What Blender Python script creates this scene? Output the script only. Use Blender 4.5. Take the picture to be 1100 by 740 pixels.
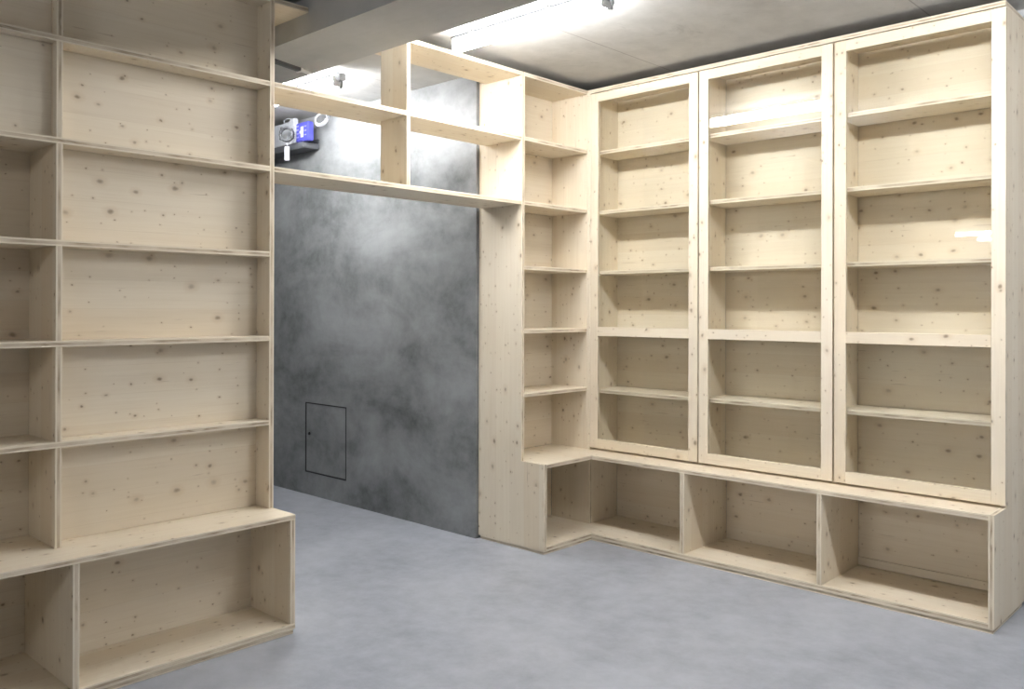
import bpy, bmesh, math, random
from mathutils import Vector, Matrix
random.seed(7)
for o in list(bpy.data.objects): bpy.data.objects.remove(o)
S = bpy.context.scene
COL = S.collection

# ------------------------------------------------------------------ camera, light level
cam_d = bpy.data.cameras.new('camera'); cam = bpy.data.objects.new('camera', cam_d); COL.objects.link(cam)
YAW, PITCH, ROLL, FPX, SHY = .7549, .0023, .0023, 926.7, -40.96
F = Vector((-math.sin(YAW)*math.cos(PITCH), math.cos(YAW)*math.cos(PITCH), math.sin(PITCH)))
R = Vector((math.cos(YAW), math.sin(YAW), 0)); U = R.cross(F)
R, U = math.cos(ROLL)*R + math.sin(ROLL)*U, math.cos(ROLL)*U - math.sin(ROLL)*R
M = Matrix((R, U, -F)).transposed().to_4x4(); M.translation = (3.4949, -4.4277, 1.4407)
cam.matrix_world = M
cam_d.sensor_width = 36; cam_d.sensor_fit = 'HORIZONTAL'
cam_d.lens = FPX/1100*36; cam_d.shift_y = SHY/1100
cam_d.clip_start = .05; cam_d.clip_end = 60
S.camera = cam
S.view_settings.view_transform = 'Standard'; S.view_settings.look = 'None'
S.view_settings.gamma = 1; S.view_settings.use_curve_mapping = False
S.view_settings.exposure = 1.64
LAMP = 34.0                      # emission strength of the strip-light diffusers
LAMP_COL = (.99, .985, .992, 1)
w = bpy.data.worlds.new('world'); S.world = w; w.use_nodes = True
w.node_tree.nodes['Background'].inputs[0].default_value = (.8, .88, 1, 1)
w.node_tree.nodes['Background'].inputs[1].default_value = .05

# ------------------------------------------------------------------ materials
class NT:
    def __init__(s, name):
        s.m = bpy.data.materials.new(name); s.m.use_nodes = True
        s.t = s.m.node_tree; s.t.nodes.clear()
        s.out = s.n('ShaderNodeOutputMaterial')
    def n(s, typ, **kw):
        nd = s.t.nodes.new(typ)
        for k, v in kw.items():
            if k.startswith('_'): setattr(nd, k[1:], v)
            else: nd.inputs[k.replace('__', ' ')].default_value = v
        return nd
    def l(s, a, b): s.t.links.new(a, b)
    def math(s, op, a, b=None, clamp=False):
        nd = s.t.nodes.new('ShaderNodeMath'); nd.operation = op; nd.use_clamp = clamp
        for i, v in enumerate((a, b)):
            if v is None: continue
            if hasattr(v, 'is_output'): s.l(v, nd.inputs[i])
            else: nd.inputs[i].default_value = v
        return nd.outputs[0]
    def ramp(s, fac, stops, interp='LINEAR'):
        nd = s.t.nodes.new('ShaderNodeValToRGB'); nd.color_ramp.interpolation = interp
        e = nd.color_ramp.elements
        while len(e) < len(stops): e.new(.5)
        for i, (p, c) in enumerate(stops):
            e[i].position = p; e[i].color = (c, c, c, 1) if isinstance(c, (int, float)) else (*c, 1)
        s.l(fac, nd.inputs[0]); return nd.outputs[0]
    def mix(s, fac, a, b, mode='MIX'):
        nd = s.t.nodes.new('ShaderNodeMix'); nd.data_type = 'RGBA'; nd.blend_type = mode
        for sock, v in ((nd.inputs[0], fac), (nd.inputs[6], a), (nd.inputs[7], b)):
            if hasattr(v, 'is_output'): s.l(v, sock)
            elif isinstance(v, (int, float)): sock.default_value = v
            else: sock.default_value = (*v, 1)
        return nd.outputs[2]
    def bsdf(s, **kw):
        b = s.n('ShaderNodeBsdfPrincipled', **kw); s.l(b.outputs[0], s.out.inputs[0]); return b
    def noise(s, vec, scale, detail=3, rough=.5, dist=0.):
        nd = s.n('ShaderNodeTexNoise', Scale=scale, Detail=detail, Roughness=rough, Distortion=dist)
        s.l(vec, nd.inputs['Vector']); return nd.outputs[0]

def scaled(n, vec, sc):
    mp = n.n('ShaderNodeMapping'); mp.inputs['Scale'].default_value = sc; n.l(vec, mp.inputs['Vector']); return mp.outputs[0]

def wood_face():
    """spruce lamellas: uv.x runs along the grain in metres, uv.y across it"""
    n = NT('spruce_board'); uv = n.n('ShaderNodeUVMap', _uv_map='UVMap').outputs[0]
    sep = n.n('ShaderNodeSeparateXYZ'); n.l(uv, sep.inputs[0])
    lam = n.math('FLOOR', n.math('DIVIDE', sep.outputs[1], .118))
    wn = n.n('ShaderNodeTexWhiteNoise', _noise_dimensions='1D'); n.l(lam, wn.inputs['W'])
    shift = n.n('ShaderNodeCombineXYZ'); n.l(n.math('MULTIPLY', wn.outputs[0], 37.), shift.inputs[0]); n.l(n.math('MULTIPLY', lam, .7), shift.inputs[2])
    va = n.n('ShaderNodeVectorMath', _operation='ADD'); n.l(uv, va.inputs[0]); n.l(shift.outputs[0], va.inputs[1]); v = va.outputs[0]
    base = n.ramp(wn.outputs[0], [(0, (.750, .640, .480)), (.5, (.815, .728, .580)), (1, (.768, .675, .530))])
    g1 = n.ramp(n.noise(scaled(n, v, (1.2, 38, 1)), 1.6, 4, .6, .35), [(.3, .0), (.75, 1.)])
    c = n.mix(n.math('MULTIPLY', g1, .30), base, (.64, .53, .37))
    g2 = n.ramp(n.noise(scaled(n, v, (3., 95, 1)), 1.0, 3, .6), [(.55, 0.), (.8, 1.)])
    c = n.mix(n.math('MULTIPLY', g2, .22), c, (.50, .37, .22))
    cl = n.ramp(n.noise(uv, 2.3, 3), [(.35, 0.), (.75, 1.)])
    c = n.mix(n.math('MULTIPLY', cl, .22), c, (.84, .785, .68))
    # dark pith streaks
    st = n.ramp(n.noise(scaled(n, v, (4.5, 110, 1)), 1.0, 2, .5), [(.73, 0.), (.77, 1.)])
    c = n.mix(n.math('MULTIPLY', st, .45), c, (.34, .24, .14))
    # knots
    wob = n.n('ShaderNodeTexNoise', Scale=30., Detail=2.); n.l(uv, wob.inputs['Vector'])
    wv = n.n('ShaderNodeVectorMath', _operation='MULTIPLY_ADD'); n.l(wob.outputs['Color'], wv.inputs[0])
    wv.inputs[1].default_value = (.012, .012, 0); n.l(uv, wv.inputs[2])
    for sc, keep, rad, elong in ((8.5, .46, .11, .70), (13., .24, .09, .8), (21., .20, .085, .8)):
        vo = n.n('ShaderNodeTexVoronoi', _voronoi_dimensions='2D', Scale=sc, Randomness=1.)
        n.l(scaled(n, wv.outputs[0], (elong, 1, 1)), vo.inputs['Vector'])
        sc3 = n.n('ShaderNodeSeparateColor'); n.l(vo.outputs['Color'], sc3.inputs[0])
        on = n.math('LESS_THAN', sc3.outputs[0], keep)
        size = n.math('ADD', n.math('MULTIPLY', sc3.outputs[1], .65), .35)
        d = n.math('DIVIDE', vo.outputs['Distance'], n.math('MULTIPLY', size, rad))
        halo = n.ramp(n.math('DIVIDE', d, 2.6), [(.25, 1.), (1., 0.)])
        core = n.ramp(d, [(.30, 1.), (1., 0.)])
        c = n.mix(n.math('MULTIPLY', n.math('MULTIPLY', halo, on), .30), c, (.52, .38, .22))
        c = n.mix(n.math('MULTIPLY', n.math('MULTIPLY', core, on), n.math('ADD', n.math('MULTIPLY', sc3.outputs[2], .6), .34)), c, (.27, .20, .13))
    # thin glue joints
    fr = n.math('FRACT', n.math('DIVIDE', sep.outputs[1], .118))
    jl = n.math('LESS_THAN', fr, .012)
    c = n.mix(n.math('MULTIPLY', jl, .16), c, (.40, .29, .17))
    b = n.bsdf(Roughness=.55); b.inputs['Specular IOR Level'].default_value = .25
    n.l(c, b.inputs['Base Color']); return n.m

def wood_edge():
    """three-ply edge: uv.x along the edge in metres, uv.y 0..1 through the thickness"""
    n = NT('spruce_ply_edge'); uv = n.n('ShaderNodeUVMap', _uv_map='UVMap').outputs[0]
    sep = n.n('ShaderNodeSeparateXYZ'); n.l(uv, sep.inputs[0])
    t = sep.outputs[1]
    core = n.math('MULTIPLY', n.math('GREATER_THAN', t, .30), n.math('LESS_THAN', t, .70))
    pat = n.ramp(n.noise(scaled(n, uv, (7, .5, 1)), 1., 2), [(.38, (.68, .59, .45)), (.52, (.57, .47, .34)), (.66, (.37, .29, .20)), (.74, (.64, .55, .41))], 'LINEAR')
    g = n.ramp(n.noise(scaled(n, uv, (3, 9, 1)), 1., 3), [(.3, (.81, .74, .60)), (.7, (.73, .64, .50))])
    c = n.mix(core, g, pat)
    j = n.math('LESS_THAN', n.math('ABSOLUTE', n.math('SUBTRACT', n.math('ABSOLUTE', n.math('SUBTRACT', t, .5)), .2)), .025)
    c = n.mix(n.math('MULTIPLY', j, .35), c, (.33, .24, .15))
    b = n.bsdf(Roughness=.6); b.inputs['Specular IOR Level'].default_value = .2
    n.l(c, b.inputs['Base Color']); return n.m

def concrete(name, c0, c1, scale, rough=(.4, .6), seams=(), streak=None, fine=.25, spots=0., spec=.4, bump=.02, stops=(.32, .68)):
    n = NT(name); co = n.n('ShaderNodeNewGeometry').outputs['Position']
    vec = scaled(n, co, streak) if streak else co
    a = n.noise(vec, scale, 5, .62, .4)
    c = n.ramp(a, [(stops[0], c0), (stops[1], c1)])
    f = n.ramp(n.noise(co, scale*6, 5, .7), [(.3, 0.), (.7, 1.)])
    mid = tuple((p+q)/2 for p, q in zip(c0, c1))
    c = n.mix(n.math('MULTIPLY', f, fine), c, tuple(x*1.35 for x in c1))
    if spots:
        sp = n.ramp(n.noise(co, scale*2.1, 6, .75, .8), [(.60, 0.), (.68, 1.)])
        c = n.mix(n.math('MULTIPLY', sp, spots), c, tuple(x*.62 for x in c0))
    if seams:
        sep = n.n('ShaderNodeSeparateXYZ'); n.l(co, sep.inputs[0])
        for ax, pos, wd in seams:
            k = n.math('LESS_THAN', n.math('ABSOLUTE', n.math('SUBTRACT', sep.outputs[ax], pos)), wd)
            c = n.mix(n.math('MULTIPLY', k, .55), c, tuple(x*.5 for x in c0))
    b = n.bsdf(); b.inputs['Specular IOR Level'].default_value = spec
    r = n.ramp(a, [(.3, rough[0]), (.7, rough[1])]); n.l(r, b.inputs['Roughness'])
    n.l(c, b.inputs['Base Color'])
    bp = n.n('ShaderNodeBump', Strength=.25, Distance=bump); n.l(n.noise(co, scale*5, 4), bp.inputs['Height']); n.l(bp.outputs[0], b.inputs['Normal'])
    return n.m

def plain(name, col, rough=.5, metal=0., spec=.5):
    n = NT(name); co = n.n('ShaderNodeTexCoord').outputs['Object']
    k = n.ramp(n.noise(co, 25, 3), [(.3, .93), (.7, 1.05)])
    c = n.mix(1., col, k, 'MULTIPLY')
    b = n.bsdf(Roughness=rough, Metallic=metal); b.inputs['Specular IOR Level'].default_value = spec
    n.l(c, b.inputs['Base Color']); return n.m

def emitter(name, col, st):
    n = NT(name); e = n.n('ShaderNodeEmission', Strength=st); e.inputs[0].default_value = col
    n.l(e.outputs[0], n.out.inputs[0]); return n.m

def glass_mat():
    n = NT('clear_glass'); tr = n.n('ShaderNodeBsdfTransparent'); tr.inputs[0].default_value = (.985, .992, .985, 1)
    gl = n.n('ShaderNodeBsdfGlossy', Roughness=.0); lw = n.n('ShaderNodeLayerWeight')
    fr = n.math('ADD', n.math('MULTIPLY', n.math('POWER', lw.outputs['Facing'], 5.), .95), .026)
    mx = n.n('ShaderNodeMixShader'); n.l(fr, mx.inputs[0]); n.l(tr.outputs[0], mx.inputs[1]); n.l(gl.outputs[0], mx.inputs[2])
    n.l(mx.outputs[0], n.out.inputs[0]); return n.m

WOOD, EDGE, GLASS = wood_face(), wood_edge(), glass_mat()
FLOORM = concrete('polished_concrete', (.245, .262, .296), (.385, .405, .445), 1.5, (.34, .52), fine=.42, spec=.45, bump=.004)
WALLM = concrete('dark_trowelled_concrete', (.088, .093, .094), (.285, .295, .300), 1.5, (.34, .52), (), (.75, 1, 1.35), fine=.38, spec=.5, bump=.008, stops=(.36, .66))
PLAINW = concrete('grey_concrete', (.36, .37, .38), (.46, .47, .48), 1.2, (.6, .75), fine=.2)
CEILM = concrete('cast_concrete', (.42, .415, .40), (.56, .555, .535), 1.3, (.6, .75), ((0, .56, .004), (0, 2.06, .004), (0, -.94, .004)), (1.6, .7, 1), .3, .35, spec=.2, bump=.006)
BEAMM = concrete('beam_concrete', (.36, .365, .36), (.46, .465, .46), 1.0, (.5, .65), (), (.35, 2.4, 1), .2, spec=.3, bump=.004)
PALEG = plain('pale_grey_plastic', (.50, .52, .56), .4)
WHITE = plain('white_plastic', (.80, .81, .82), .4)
GREYP = plain('grey_plastic', (.42, .43, .44), .45)
DARKP = plain('dark_grey_plastic', (.10, .105, .115), .5)
BLUEP = plain('blue_plastic', (.07, .075, .42), .35)
STEEL = plain('brushed_steel', (.55, .55, .56), .3, 1.)
BLACKR = plain('black_rubber', (.02, .02, .022), .6)
LIGHT = emitter('lit_diffuser', LAMP_COL, LAMP)

# ------------------------------------------------------------------ mesh helpers
def tag(o, label=None, cat=None, group=None, kind=None):
    if label: o['label'] = label
    if cat: o['category'] = cat
    if group: o['group'] = group
    if kind: o['kind'] = kind
    return o
def empty(name, loc, label, cat, group=None):
    o = bpy.data.objects.new(name, None); COL.objects.link(o); o.location = loc; o.empty_display_size = .1
    return tag(o, label, cat, group)
def link(name, me, parent=None, loc=None):
    o = bpy.data.objects.new(name, me); COL.objects.link(o)
    if parent: o.parent = parent
    if loc: o.location = loc
    return o
def origin(parent):
    v = Vector((0, 0, 0)); p = parent
    while p: v += p.location; p = p.parent
    return v
AX = {'x': 0, 'y': 1, 'z': 2}
def uv_board(me, thick, grain, lo, hi, fixed=None):
    """grain-aligned uv on the two large faces (slot 0), ply uv on the edges (slot 1)"""
    ly = me.uv_layers.new(name='UVMap')
    t, g = AX[thick], AX[grain]; a = [i for i in range(3) if i not in (t, g)][0]
    du, dv = random.random()*20, random.randint(0, 60)*.118 + random.random()*.1
    if fixed: du, dv = fixed[0]+fixed[2][g], fixed[1]+fixed[2][a]
    for p in me.polygons:
        nrm = p.normal; big = abs(nrm[t]) > .7
        p.material_index = 0 if big else 1
        na = max(range(3), key=lambda i: abs(nrm[i]))
        long = [i for i in range(3) if i not in (t, na)][0] if not big else None
        for li in p.loop_indices:
            c = me.vertices[me.loops[li].vertex_index].co
            if big: ly.data[li].uv = (c[g]+du, c[a]+dv)
            else: ly.data[li].uv = (c[long]+du, (c[t]-lo[t])/(hi[t]-lo[t]))
def board(name, parent, lo, hi, thick, grain, mats=None):
    """one sawn spruce panel between two world corners"""
    o0 = origin(parent); lo = Vector(lo)-o0; hi = Vector(hi)-o0
    ctr = (lo+hi)/2; l2, h2 = lo-ctr, hi-ctr
    bm = bmesh.new(); bmesh.ops.create_cube(bm, size=1)
    for v in bm.verts: v.co = Vector([v.co[i]*(h2[i]-l2[i]) for i in range(3)])
    bmesh.ops.bevel(bm, geom=bm.edges[:], offset=.0012, segments=1, affect='EDGES')
    bm.normal_update()
    me = bpy.data.meshes.new(name); bm.to_mesh(me); bm.free()
    for m in (mats or (WOOD, EDGE)): me.materials.append(m)
    uv_board(me, thick, grain, l2, h2)
    return link(name, me, parent, ctr)
def prism(name, parent, poly, axis, a, b, grain, mats=None, fixed=None):
    """a panel cut to an outline: poly in the two axes other than `axis`, from a to b along it"""
    o0 = origin(parent); k = AX[axis]; ij = [i for i in range(3) if i != k]
    bm = bmesh.new()
    ctr = Vector((0, 0, 0)); ctr[k] = (a+b)/2
    for i, ax in enumerate(ij): ctr[ax] = sum(p[i] for p in poly)/len(poly)
    def vert(p, h):
        c = [0, 0, 0]; c[ij[0]], c[ij[1]], c[k] = p[0], p[1], h
        return bm.verts.new(Vector(c)-ctr)
    A = [vert(p, a) for p in poly]; B = [vert(p, b) for p in poly]
    bm.faces.new(A); bm.faces.new(B[::-1]); n = len(poly)
    for i in range(n): bm.faces.new((A[i], B[i], B[(i+1) % n], A[(i+1) % n]))
    bmesh.ops.recalc_face_normals(bm, faces=bm.faces[:])
    bm.normal_update()
    me = bpy.data.meshes.new(name); bm.to_mesh(me); bm.free()
    for m in (mats or (WOOD, EDGE)): me.materials.append(m)
    l2 = [0, 0, 0]; h2 = [0, 0, 0]; l2[k], h2[k] = a-ctr[k], b-ctr[k]
    uv_board(me, axis, grain, l2, h2, (*fixed, ctr) if fixed else None)
    return link(name, me, parent, ctr-o0)
def solid(name, bm, mat, parent=None, loc=None, smooth=False):
    bmesh.ops.recalc_face_normals(bm, faces=bm.faces[:])
    me = bpy.data.meshes.new(name); bm.to_mesh(me); bm.free()
    for m in (mat if isinstance(mat, (list, tuple)) else [mat]): me.materials.append(m)
    if smooth:
        for p in me.polygons: p.use_smooth = True
    return link(name, me, parent, loc)
def add_box(bm, lo, hi, bev=0., mi=0):
    r = bmesh.ops.create_cube(bm, size=1); vs = r['verts']
    for v in vs: v.co = Vector([(lo[i]+hi[i])/2 + v.co[i]*(hi[i]-lo[i]) for i in range(3)])
    fs = {f for v in vs for f in v.link_faces}
    for f in fs: f.material_index = mi
    if bev:
        es = list({e for v in vs for e in v.link_edges})
        bmesh.ops.bevel(bm, geom=es, offset=bev, segments=2, affect='EDGES')
def add_tube(bm, pts, r, seg=8, closed=False):
    pts = [Vector(p) for p in pts]; rings = []; n = len(pts)
    up = Vector((0, 0, 1))
    for i, p in enumerate(pts):
        t = (pts[(i+1) % n]-pts[i-1]) if closed else (pts[min(i+1, n-1)]-pts[max(i-1, 0)])
        t.normalize()
        a = t.cross(up)
        if a.length < .05: a = t.cross(Vector((1, 0, 0)))
        a.normalize(); b = t.cross(a)
        rings.append([bm.verts.new(p+r*(math.cos(2*math.pi*k/seg)*a+math.sin(2*math.pi*k/seg)*b)) for k in range(seg)])
    for i in range(n if closed else n-1):
        A, B = rings[i], rings[(i+1) % n]
        for k in range(seg): bm.faces.new((A[k], A[(k+1) % seg], B[(k+1) % seg], B[k]))
    if not closed: bm.faces.new(rings[0][::-1]); bm.faces.new(rings[-1])
def structure(name, lo, hi, mat):
    bm = bmesh.new(); c = [(a+b)/2 for a, b in zip(lo, hi)]
    add_box(bm, [a-k for a, k in zip(lo, c)], [a-k for a, k in zip(hi, c)])
    return tag(solid(name, bm, mat, None, c), kind='structure')

# ------------------------------------------------------------------ measures (metres)
T = .024
Z = [2.86, 2.474, 2.0865, 1.697, 1.3135, .9305, .5278]      # tops of the boards, top board to bench top
W, D1, D2 = 2.4332, .826, 1.6305                            # glazed cabinet: right end and its two divisions
P, CW, DB = .1815, .6297, .33                               # bench projection, corner width, cabinet depth
L1, L0, LE = 2.3245, 3.209, 4.10                            # left bookcase: uprights along -y
CEIL, BASE = 2.91, .022
WY = -.6485                                                 # face of the dark concrete wall

# ------------------------------------------------------------------ room
structure('floor', (-4.1, -15.1, -.12), (7.1, .5, 0), FLOORM)
structure('ceiling', (-4.1, -15.1, CEIL), (7.1, .5, CEIL+.15), CEILM)
# pier of dark concrete that ends the passage (the hatch niche is cut out of it)
HX0, HX1, HZ0, HZ1 = -2.258, -1.726, .172, .712
bm = bmesh.new()
def wall_bm(bm):
    x = [-4.0, HX0, HX1, -.37]; z = [0, HZ0, HZ1, CEIL]; y = WY; n = .035
    g = {(i, k): bm.verts.new((x[i], y, z[k])) for i in range(4) for k in range(4)}
    for i in range(3):
        for k in range(3):
            if (i, k) != (1, 1): bm.faces.new((g[i, k], g[i+1, k], g[i+1, k+1], g[i, k+1]))
    q = [(1, 1), (2, 1), (2, 2), (1, 2)]; inn = [bm.verts.new((x[i], y+n, z[k])) for i, k in q]
    for j in range(4): bm.faces.new((g[q[j]], g[q[(j+1) % 4]], inn[(j+1) % 4], inn[j]))
    bm.faces.new(inn)
    bk = {(i, k): bm.verts.new((x[i], .36, z[k])) for i in (0, 3) for k in (0, 3)}
    bm.faces.new((bk[0, 0], bk[3, 0], bk[3, 3], bk[0, 3]))
    for s in ([g[i, 0] for i in range(4)]+[bk[3, 0], bk[0, 0]], [g[i, 3] for i in range(4)]+[bk[3, 3], bk[0, 3]],
              [g[0, k] for k in range(4)]+[bk[0, 3], bk[0, 0]], [g[3, k] for k in range(4)]+[bk[3, 3], bk[3, 0]]): bm.faces.new(s)
wall_bm(bm); tag(solid('wall_passage', bm, WALLM), kind='structure')
structure('wall_back', (-.37, .3605, 0), (7.0, .5, CEIL), PLAINW)
structure('wall_left', (-4.1, -15, 0), (-4.0, .36, CEIL), PLAINW)
structure('wall_right', (7.0, -15, 0), (7.1, .36, CEIL), PLAINW)
structure('wall_front', (-4.1, -15.1, 0), (7.1, -15.0, CEIL), PLAINW)
structure('trim_1', (-4.0, -2.12, 2.735), (7.0, -1.712, CEIL), BEAMM)      # downstand beam

structure('added_white_board_1', (.46, -1.7118, 2.74), (1.30, -1.700, 2.89), WHITE)       # unseen white boards added behind the beam to brighten its reflection in the glass
structure('added_white_board_2', (1.325, -1.7118, 2.74), (1.51, -1.700, 2.89), WHITE)
structure('added_white_board_3', (-.72, -1.7118, 2.74), (-.58, -1.700, 2.89), WHITE)

# ------------------------------------------------------------------ left open bookcase on its cubby base
bc = empty('bookcase', (-.18, -(L1+LE)/2, Z[6]), 'tall open pale spruce bookcase left of the passage, standing on the cubby base', 'bookcase')
yR = -L1+T                                                   # outer face of the right upright
board('side_panel', bc, (-.36, -L1, Z[6]), (0, yR, Z[0]), 'y', 'z')
board('side_panel', bc, (-.36, -LE-T, Z[6]), (0, -LE, Z[0]), 'y', 'z')
board('divider', bc, (-.36, -L0-T, Z[6]), (-.0008, -L0, Z[0]-T), 'y', 'z')
board('top_board', bc, (-.36, -LE, Z[0]-T), (0, -L1, Z[0]), 'z', 'y')
for k in range(1, 6): board('shelf', bc, (-.33, -LE, Z[k]-T), (0, -L1, Z[k]), 'z', 'y')
for k in range(6):
    top = Z[k]-T; bot = Z[k+1]
    board('back_panel', bc, (-.125, -L0, bot), (-.110, -L1, top), 'x', 'y')
    xb = -.053 if k < 2 else -.290
    board('back_panel', bc, (xb-.015, -LE, bot), (xb, -L0-T, top), 'x', 'y')
cb = empty('cubby_base', (-.09, -(L1+LE)/2, 0), 'low deep spruce cubby base on the floor under the left bookcase', 'base cabinet')
board('bench_top', cb, (-.36, -LE-T, Z[6]-T), (P, yR, Z[6]-.0006), 'z', 'y')
board('side_panel', cb, (-.36, -L1, BASE+T), (P-.001, yR, Z[6]-T), 'y', 'z')
board('side_panel', cb, (-.36, -LE-T, BASE+T), (P-.001, -LE, Z[6]-T), 'y', 'z')
board('bottom_board', cb, (-.36, -LE-T, BASE), (P, yR, BASE+T), 'z', 'y')
board('plinth', cb, (-.34, -LE-T+.01, 0), (P-.007, yR-.006, BASE), 'z', 'y')
board('divider', cb, (-.36, -L0-T, BASE+T), (P-.001, -L0, Z[6]-T), 'y', 'z')
board('back_panel', cb, (-.170, -L0, BASE+T), (-.155, -L1, Z[6]-T), 'x', 'y')
board('back_panel', cb, (-.345, -LE, BASE+T), (-.330, -L0-T, Z[6]-T), 'x', 'y')

# ------------------------------------------------------------------ corner bookcase (its side panel runs down to the floor)
yS = -CW                                                     # outer face of the side panel
cn = empty('corner_bookcase', (-.18, -CW/2, Z[6]), 'narrow open spruce bookcase in the corner between passage and glass doors', 'bookcase')
prism('side_panel', cn, [(-.363, Z[6]), (0, Z[6]), (0, Z[0]), (-.363, Z[0])], 'y', yS, yS+T, 'z', None, (3.3, 2.1))
board('end_panel', cn, (-.34, -.0002, Z[6]), (-.0003, .0222, Z[0]-T), 'y', 'z')
board('top_board', cn, (-.363, yS+T, Z[0]-T), (0, .0222, Z[0]), 'z', 'y')
for k in range(1, 6): board('shelf', cn, (-.30, yS+T, Z[k]-T), (0, 0, Z[k]), 'z', 'y')
for k in range(6): board('back_panel', cn, (-.316, yS+T, Z[k+1]), (-.301, 0, Z[k]-T), 'x', 'y')

# ------------------------------------------------------------------ L-shaped bench under corner bookcase and glazed cabinet
be = empty('corner_bench', (1.2, 0, 0), 'L-shaped low spruce bench of open cubbies running under the glass cabinet', 'bench')
xe = W-T
Lp = lambda x1, y0, ins=0: [(-.30, y0+ins), (x1-ins, y0+ins), (x1-ins, -x1+ins), (xe, -x1+ins), (xe, DB), (-.30, DB)]
prism('bench_top', be, Lp(P, yS+T), 'z', Z[6]-T, Z[6]-.0006, 'x')
prism('bottom_board', be, Lp(P, yS+T), 'z', BASE, BASE+T, 'x')
prism('plinth', be, [(-.35, yS+.006), (P-.006, yS+.006), (P-.006, -P+.006), (W-.006, -P+.006), (W-.006, DB), (-.35, DB)], 'z', 0, BASE-.0005, 'x')
prism('side_panel', be, [(-.363, BASE), (P, BASE), (P, Z[6]), (-.363, Z[6])], 'y', yS, yS+T, 'z', None, (3.3, 2.1))
prism('side_panel', be, [(-P, BASE), (.36, BASE), (.36, Z[6]), (-P, Z[6])], 'x', W-T, W, 'z', None, (8.4, 5.2))
board('back_panel', be, (-.316, yS+T, BASE+T), (-.301, 0, Z[6]-T), 'x', 'y')
board('corner_panel', be, (-.30, 0, BASE+T), (T, .0225, Z[6]-T), 'y', 'z')
board('divider', be, (.818, -P+.001, BASE+T), (.818+T+.004, DB-.03, Z[6]-T), 'x', 'z')
board('divider', be, (1.622, -P+.001, BASE+T), (1.622+T+.002, DB-.03, Z[6]-T), 'x', 'z')
board('corner_panel', be, (0, .0235, BASE+T), (T, DB-.03, Z[6]-T), 'x', 'z')
for a, b in ((T, .818), (.846, 1.622), (1.648, xe)): board('back_panel', be, (a, DB-.03, BASE+T), (b, DB-.015, Z[6]-T), 'y', 'x')
board('batten', be, (1.649, DB-.044, .052), (xe-.001, DB-.0302, .094), 'y', 'x')

# ------------------------------------------------------------------ glazed cabinet with three tall doors
gc = empty('glazed_cabinet', (W/2, .16, Z[6]), 'wide spruce display cabinet with three tall glass doors above the bench', 'cabinet')
prism('side_panel', gc, [(.36, Z[6]), (.36, Z[0]-T), (.0235, Z[0]-T), (.0235, Z[6])], 'x', W-T, W, 'z', None, (8.4, 5.2))
board('filler_strip', gc, (.0005, 0, Z[6]), (.0235, .0225, Z[0]-T), 'y', 'z')
board('side_panel', gc, (0, .0235, Z[6]), (T, DB, Z[0]-T), 'x', 'z')
board('top_board', gc, (.001, 0, Z[0]-T), (W, .36, Z[0]), 'z', 'x')
for x in (D1, D2): board('divider', gc, (x-T/2, .0245, Z[6]), (x+T/2, DB-.03, Z[0]-T), 'x', 'z')
cells = ((T, D1-T/2), (D1+T/2, D2-T/2), (D2+T/2, W-T))
for a, b in cells:
    for k in range(1, 6): board('shelf', gc, (a, .034, Z[k]-.012-T), (b, DB-.03, Z[k]-.012), 'z', 'x')
    for k in range(6):
        lo_ = Z[6] if k == 5 else Z[k+1]-.012; hi_ = Z[k]-T-(.012 if k else 0)
        board('back_panel', gc, (a, DB-.03, lo_), (b, DB-.015, hi_), 'y', 'x')
def glass_door(x0, x1, label):
    z0, z1, y0, y1, s = .541, 2.831, 0., .0220, .060
    d = board('door', gc, (x0, y0, z0), (x0+s, y1, z1), 'y', 'z'); d['label'] = label
    # frame joined into one mesh: two stiles, top and bottom rails
    parts = [d, board('door', gc, (x1-s, y0, z0), (x1, y1, z1), 'y', 'z'),
             board('door', gc, (x0+s, y0, z0), (x1-s, y1, z0+s), 'y', 'x'), board('door', gc, (x0+s, y0, z1-s+.004), (x1-s, y1, z1), 'y', 'x')]
    bm = bmesh.new(); base = parts[0].location.copy()
    for o in parts:
        o.data.transform(Matrix.Translation(o.location-base)); bm.from_mesh(o.data)
    bm.to_mesh(parts[0].data); bm.free()
    for o in parts[1:]: bpy.data.objects.remove(o)
    board('cross_rail', d, (x0+s, y0, 1.264), (x1-s, y1, 1.3225), 'y', 'x')
    o0 = origin(d)
    for a, b in ((z0+s, 1.264), (1.3225, z1-s+.004)):
        bm = bmesh.new(); c = Vector(((x0+x1)/2, .012, (a+b)/2)); h = Vector(((x1-x0)/2-s-.0005, .002, (b-a)/2-.0005))
        add_box(bm, -h, h); solid('glass_pane', bm, GLASS, d, c-o0)
glass_door(.0255, .8215, 'left door of the three, next to the corner')
glass_door(.8300, 1.6255, 'middle door of the three')
glass_door(1.6360, W+.001, 'right door of the three, at the open end')

# ------------------------------------------------------------------ overhead bridge shelf across the passage
br = empty('bridge_shelf', (-.15, -(CW+L1)/2, Z[2]-T), 'overhead open spruce shelf bridging the passage between the two bookcases', 'shelf')
ya, yb = yR+.0004, yS-.0004
board('shelf', br, (-.33, ya, Z[2]-T), (0, yb, Z[2]), 'z', 'y')
board('shelf', br, (-.305, ya, Z[1]-T), (0, yb, Z[1]), 'z', 'y')
board('top_board', br, (-.305, -1.521, Z[0]-T), (0, yb, Z[0]), 'z', 'y')
board('top_board', br, (-.30, ya, Z[0]-T), (0, -2.1205, Z[0]), 'z', 'y')
board('divider', br, (-.22, -1.519, Z[2]), (-.0008, -1.495, Z[1]-T), 'y', 'z')
board('divider', br, (-.22, -1.519, Z[1]), (-.0008, -1.495, Z[0]-T), 'y', 'z')

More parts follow.
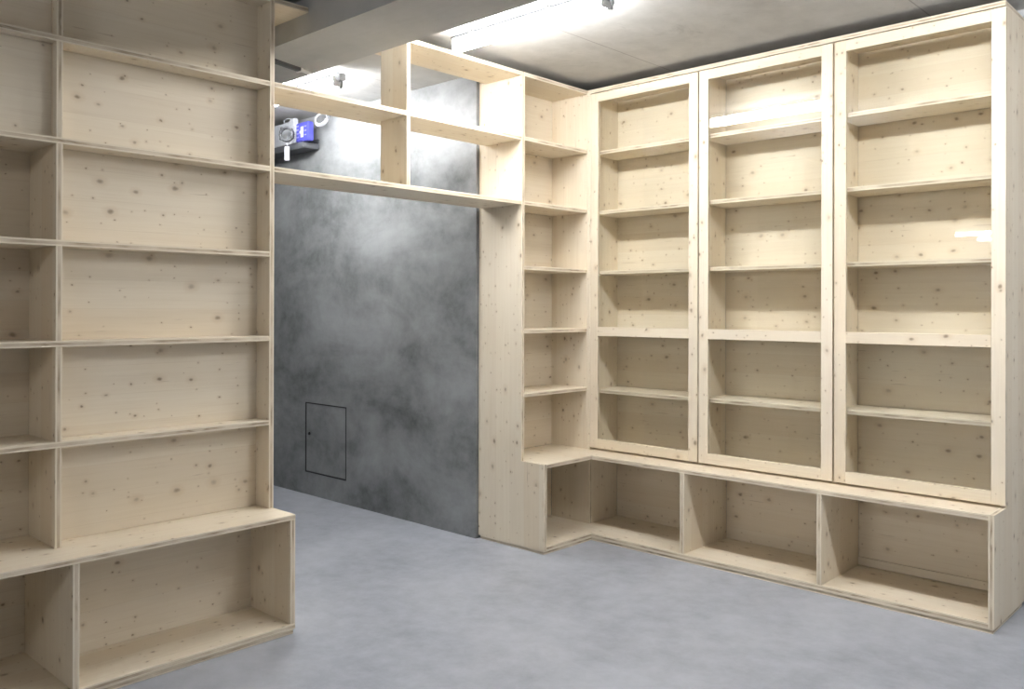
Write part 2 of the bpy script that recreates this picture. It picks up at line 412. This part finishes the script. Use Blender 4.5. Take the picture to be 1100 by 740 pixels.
# ------------------------------------------------------------------ access hatch in the dark wall
hx, hz = (HX0+HX1)/2, (HZ0+HZ1)/2; hw, hh = (HX1-HX0)/2, (HZ1-HZ0)/2
ht = empty('access_hatch', (hx, WY+.02, HZ0), 'small rectangular grey hatch set flush in the dark concrete wall', 'hatch')
bm = bmesh.new(); g = .0095
add_box(bm, (-hw+g, -.018, g), (hw-g, .010, 2*hh-g), .002); solid('door', bm, WALLM, ht)
bm = bmesh.new()
for lo, hi in (((-hw, -.021, 0), (-hw+.009, .012, 2*hh)), ((hw-.009, -.021, 0), (hw, .012, 2*hh)), ((-hw+.009, -.021, 0), (hw-.009, .012, .009)), ((-hw+.009, -.021, 2*hh-.009), (hw-.009, .012, 2*hh))):
    add_box(bm, lo, hi)
solid('frame', bm, BLACKR, ht)
bm = bmesh.new(); bmesh.ops.create_cone(bm, cap_ends=True, segments=20, radius1=.012, radius2=.010, depth=.012)
o = solid('lock', bm, BLACKR, ht, (-hw+.055, -.020, hh+.03)); o.rotation_euler = (math.pi/2, 0, 0)

# ------------------------------------------------------------------ strip lights
def strip_light(x0, x1, y, label, group=None, end_fitting=True):
    L = x1-x0; t = empty('strip_light', ((x0+x1)/2, y, CEIL), label, 'light', group); h = L/2
    bm = bmesh.new()                                          # translucent cover, rounded underneath
    prof = [(-.010, -.026), (-.034, -.040), (-.036, -.075), (-.030, -.098), (-.016, -.106), (.016, -.106), (.030, -.098), (.036, -.075), (.034, -.040), (.010, -.026)]
    A = [bm.verts.new((-h+.012, p, q)) for p, q in prof]; B = [bm.verts.new((h-.012, p, q)) for p, q in prof]
    bm.faces.new(A); bm.faces.new(B[::-1]); n = len(prof)
    for i in range(n): bm.faces.new((A[i], B[i], B[(i+1) % n], A[(i+1) % n]))
    solid('diffuser', bm, LIGHT, t)
    bm = bmesh.new(); add_box(bm, (-h, -.009, -.0255), (h, .009, -.012), .002)
    for q in (-1, 1): add_box(bm, (-h, q*.0362-.0016, -.046), (h, q*.0362+.0016, -.034))
    solid('housing', bm, DARKP, t)
    for s in (-1, 1):
        bm = bmesh.new(); add_box(bm, (s*h-.012 if s > 0 else -h, -.037, -.107), (h if s > 0 else -h+.012, .037, -.0375), .004)
        solid('end_cap', bm, WHITE, t)
        bm = bmesh.new(); add_box(bm, (s*h*.62-.02, -.020, -.0118), (s*h*.62+.02, .020, 0), .002); solid('mount', bm, GREYP, t)
    for s in (-.68, .36):                                     # steel cover clips on the long sides
        for q in (-1, 1):
            bm = bmesh.new(); add_box(bm, (s*h-.014, q*.0395-.0015, -.055), (s*h+.014, q*.0395+.0015, -.027), .001)
            add_box(bm, (s*h-.014, q*.0395-.004+q*.004, -.034), (s*h+.014, q*.0395+.004+q*.004, -.028), .001)
            solid('clip', bm, STEEL, t)
    if end_fitting:
        bm = bmesh.new(); add_box(bm, (h+.0005, -.022, -.075), (h+.050, .022, -.029), .004)
        f = solid('end_fitting', bm, PALEG, t)
        bm = bmesh.new(); add_tube(bm, [(h+.028, 0, -.0755), (h+.030, 0, -.095), (h+.027, 0, -.120)], .009)
        solid('cable_gland', bm, PALEG, f, None, True)
    return t
G = 'strip lights behind the camera'
strip_light(.13, 1.13, -1.290, 'lit strip light on the ceiling in front of the glass cabinet')
strip_light(-1.95, -.93, -1.292, 'lit strip light on the passage ceiling seen through the bridge shelf')
strip_light(2.18, 3.18, -1.290, 'lit strip light on the ceiling beyond the right end of the glass cabinet')
strip_light(4.20, 5.20, -1.290, 'lit strip light on the ceiling near the right wall')
strip_light(2.30, 3.30, -7.20, 'added fill strip light on the front room ceiling, unseen behind the camera')  # unseen strip light added as fill for the front room
for y in (-13.0, -14.4): strip_light(-1.53, .1, y, 'lit strip light on the ceiling at the far front of the room', G)

# ------------------------------------------------------------------ fittings high on the passage wall
TZ = 2.690
bm = bmesh.new(); add_box(bm, (-.36, -.074, -.045), (.315, .074, 0), .006); add_box(bm, (-.36, .060, 0), (.315, .074, .035), .002)
tag(solid('wall_shelf', bm, DARKP, None, (-2.39, -.7235, TZ)), 'small dark grey wall shelf carrying the white and blue boxes', 'shelf')
bm = bmesh.new(); add_box(bm, (-.14, -.04, 0), (.14, .04, .165), .008)
jb = solid('junction_box', bm, PALEG, None, (-2.40, -.745, TZ+.0005)); tag(jb, 'white box on the wall shelf left of the blue box', 'junction box')
bm = bmesh.new(); add_box(bm, (-.142, -.042, .150), (.142, .042, .172), .004); solid('lid', bm, PALEG, jb)
bm = bmesh.new(); add_box(bm, (.02, -.0425, .05), (.09, -.0405, .09)); solid('label_plate', bm, GREYP, jb)
bm = bmesh.new(); add_box(bm, (-.076, -.025, 0), (.086, .025, .142), .006)
bl = solid('blue_device', bm, BLUEP, None, (-2.094, -.772, TZ+.0005)); tag(bl, 'small bright blue box with white label on the wall shelf', 'device')
bm = bmesh.new(); add_box(bm, (-.010, -.0275, .030), (.022, -.0252, .110)); add_box(bm, (-.026, -.0275, .062), (-.010, -.0252, .080)); solid('label', bm, PALEG, bl)
bm = bmesh.new()
for i in range(4): add_box(bm, (-.066, -.0275, .03+i*.028), (-.038, -.0252, .040+i*.028))
for i in range(3): add_box(bm, (.036, -.0275, .04+i*.032), (.064, -.0252, .048+i*.032))
solid('vents', bm, plain('pale_blue_print', (.30, .30, .72), .5), bl)
bm = bmesh.new(); add_box(bm, (-.028, -.02, 0), (.028, .02, .13), .006); add_box(bm, (-.052, -.02, .13), (.012, .02, .195), .008)
tag(solid('cable_connector', bm, PALEG, None, (-2.214, -.772, TZ+.0005)), 'white plug block between the white and the blue box', 'connector')
def facing(o): o.rotation_euler = (0, 0, math.radians(40)); return o
bm = bmesh.new()
for k in range(4):
    r = .048+.004*(k % 2)
    add_tube(bm, [(r*math.cos(a), -.006*k, r*math.sin(a)) for a in [2*math.pi*i/28 for i in range(28)]], .006, 8, True)
RC = (-2.185, -.862, TZ+.052)
cr = facing(solid('cable_ring', bm, DARKP, None, RC, True)); tag(cr, 'coiled dark cable ring hanging in front of the white box', 'cable')
bm = bmesh.new(); add_tube(bm, [(.048*math.cos(a), -.014, .048*math.sin(a)) for a in [2*math.pi*i/28 for i in range(28)]], .0085, 8, True)
for a in (-.5, .7, 2.2, 3.9): add_box(bm, (.052*math.cos(a)-.010, -.032, .052*math.sin(a)-.010), (.052*math.cos(a)+.010, .004, .052*math.sin(a)+.010), .003)
solid('binding', bm, plain('dark_steel', (.16, .165, .175), .35, .6), cr, (0, -.012, 0), True)
bm = bmesh.new(); add_box(bm, (-.019, -.003, -.125), (.019, .003, -.02), .002); add_tube(bm, [(0, 0, .006), (.004, 0, -.010), (0, 0, -.024)], .003)
tag(facing(solid('hanging_tag', bm, PALEG, None, (-2.183, -.866, TZ+.052-.068))), 'narrow white tag hanging below the dark cable ring', 'tag')
def loop(name, c, rx, rz, n, r, label, tilt=.0):
    bm = bmesh.new(); pts = []
    for i in range(n*20+1):
        a = 2*math.pi*i/20; q = 1-.10*math.floor(i/20)
        pts.append((rx*q*math.cos(a)+tilt*math.sin(a), -.012*(i/20), rz*q*math.sin(a)))
    add_tube(bm, pts, r); tag(facing(solid(name, bm, PALEG, None, c, True)), label, 'cable')
loop('cable_loop', (-1.94, -.72, TZ+.155), .050, .050, 3, .005, 'loose white cable loops on the wall right of the blue box', .015)
loop('cable_loop', (-2.36, -.745, TZ+.197), .030, .020, 2, .004, 'small white cable loop lying on top of the white box', .008)
# flat cable conduit under the beam
bm = bmesh.new(); add_box(bm, (-.016, -.14, -.018), (.016, .14, 0), .003)
cd = solid('conduit', bm, DARKP, None, (-.500, -1.955, 2.7348)); cd.rotation_euler = (0, 0, math.radians(14))
tag(cd, 'short dark flat cable conduit under the ceiling beam by the left bookcase', 'conduit')
bm = bmesh.new(); add_box(bm, (-.012, .1405, -.014), (.012, .215, -.002), .002); add_box(bm, (-.022, .128, -.022), (.022, .142, -.0005), .002)
solid('saddle_clip', bm, WHITE, cd)
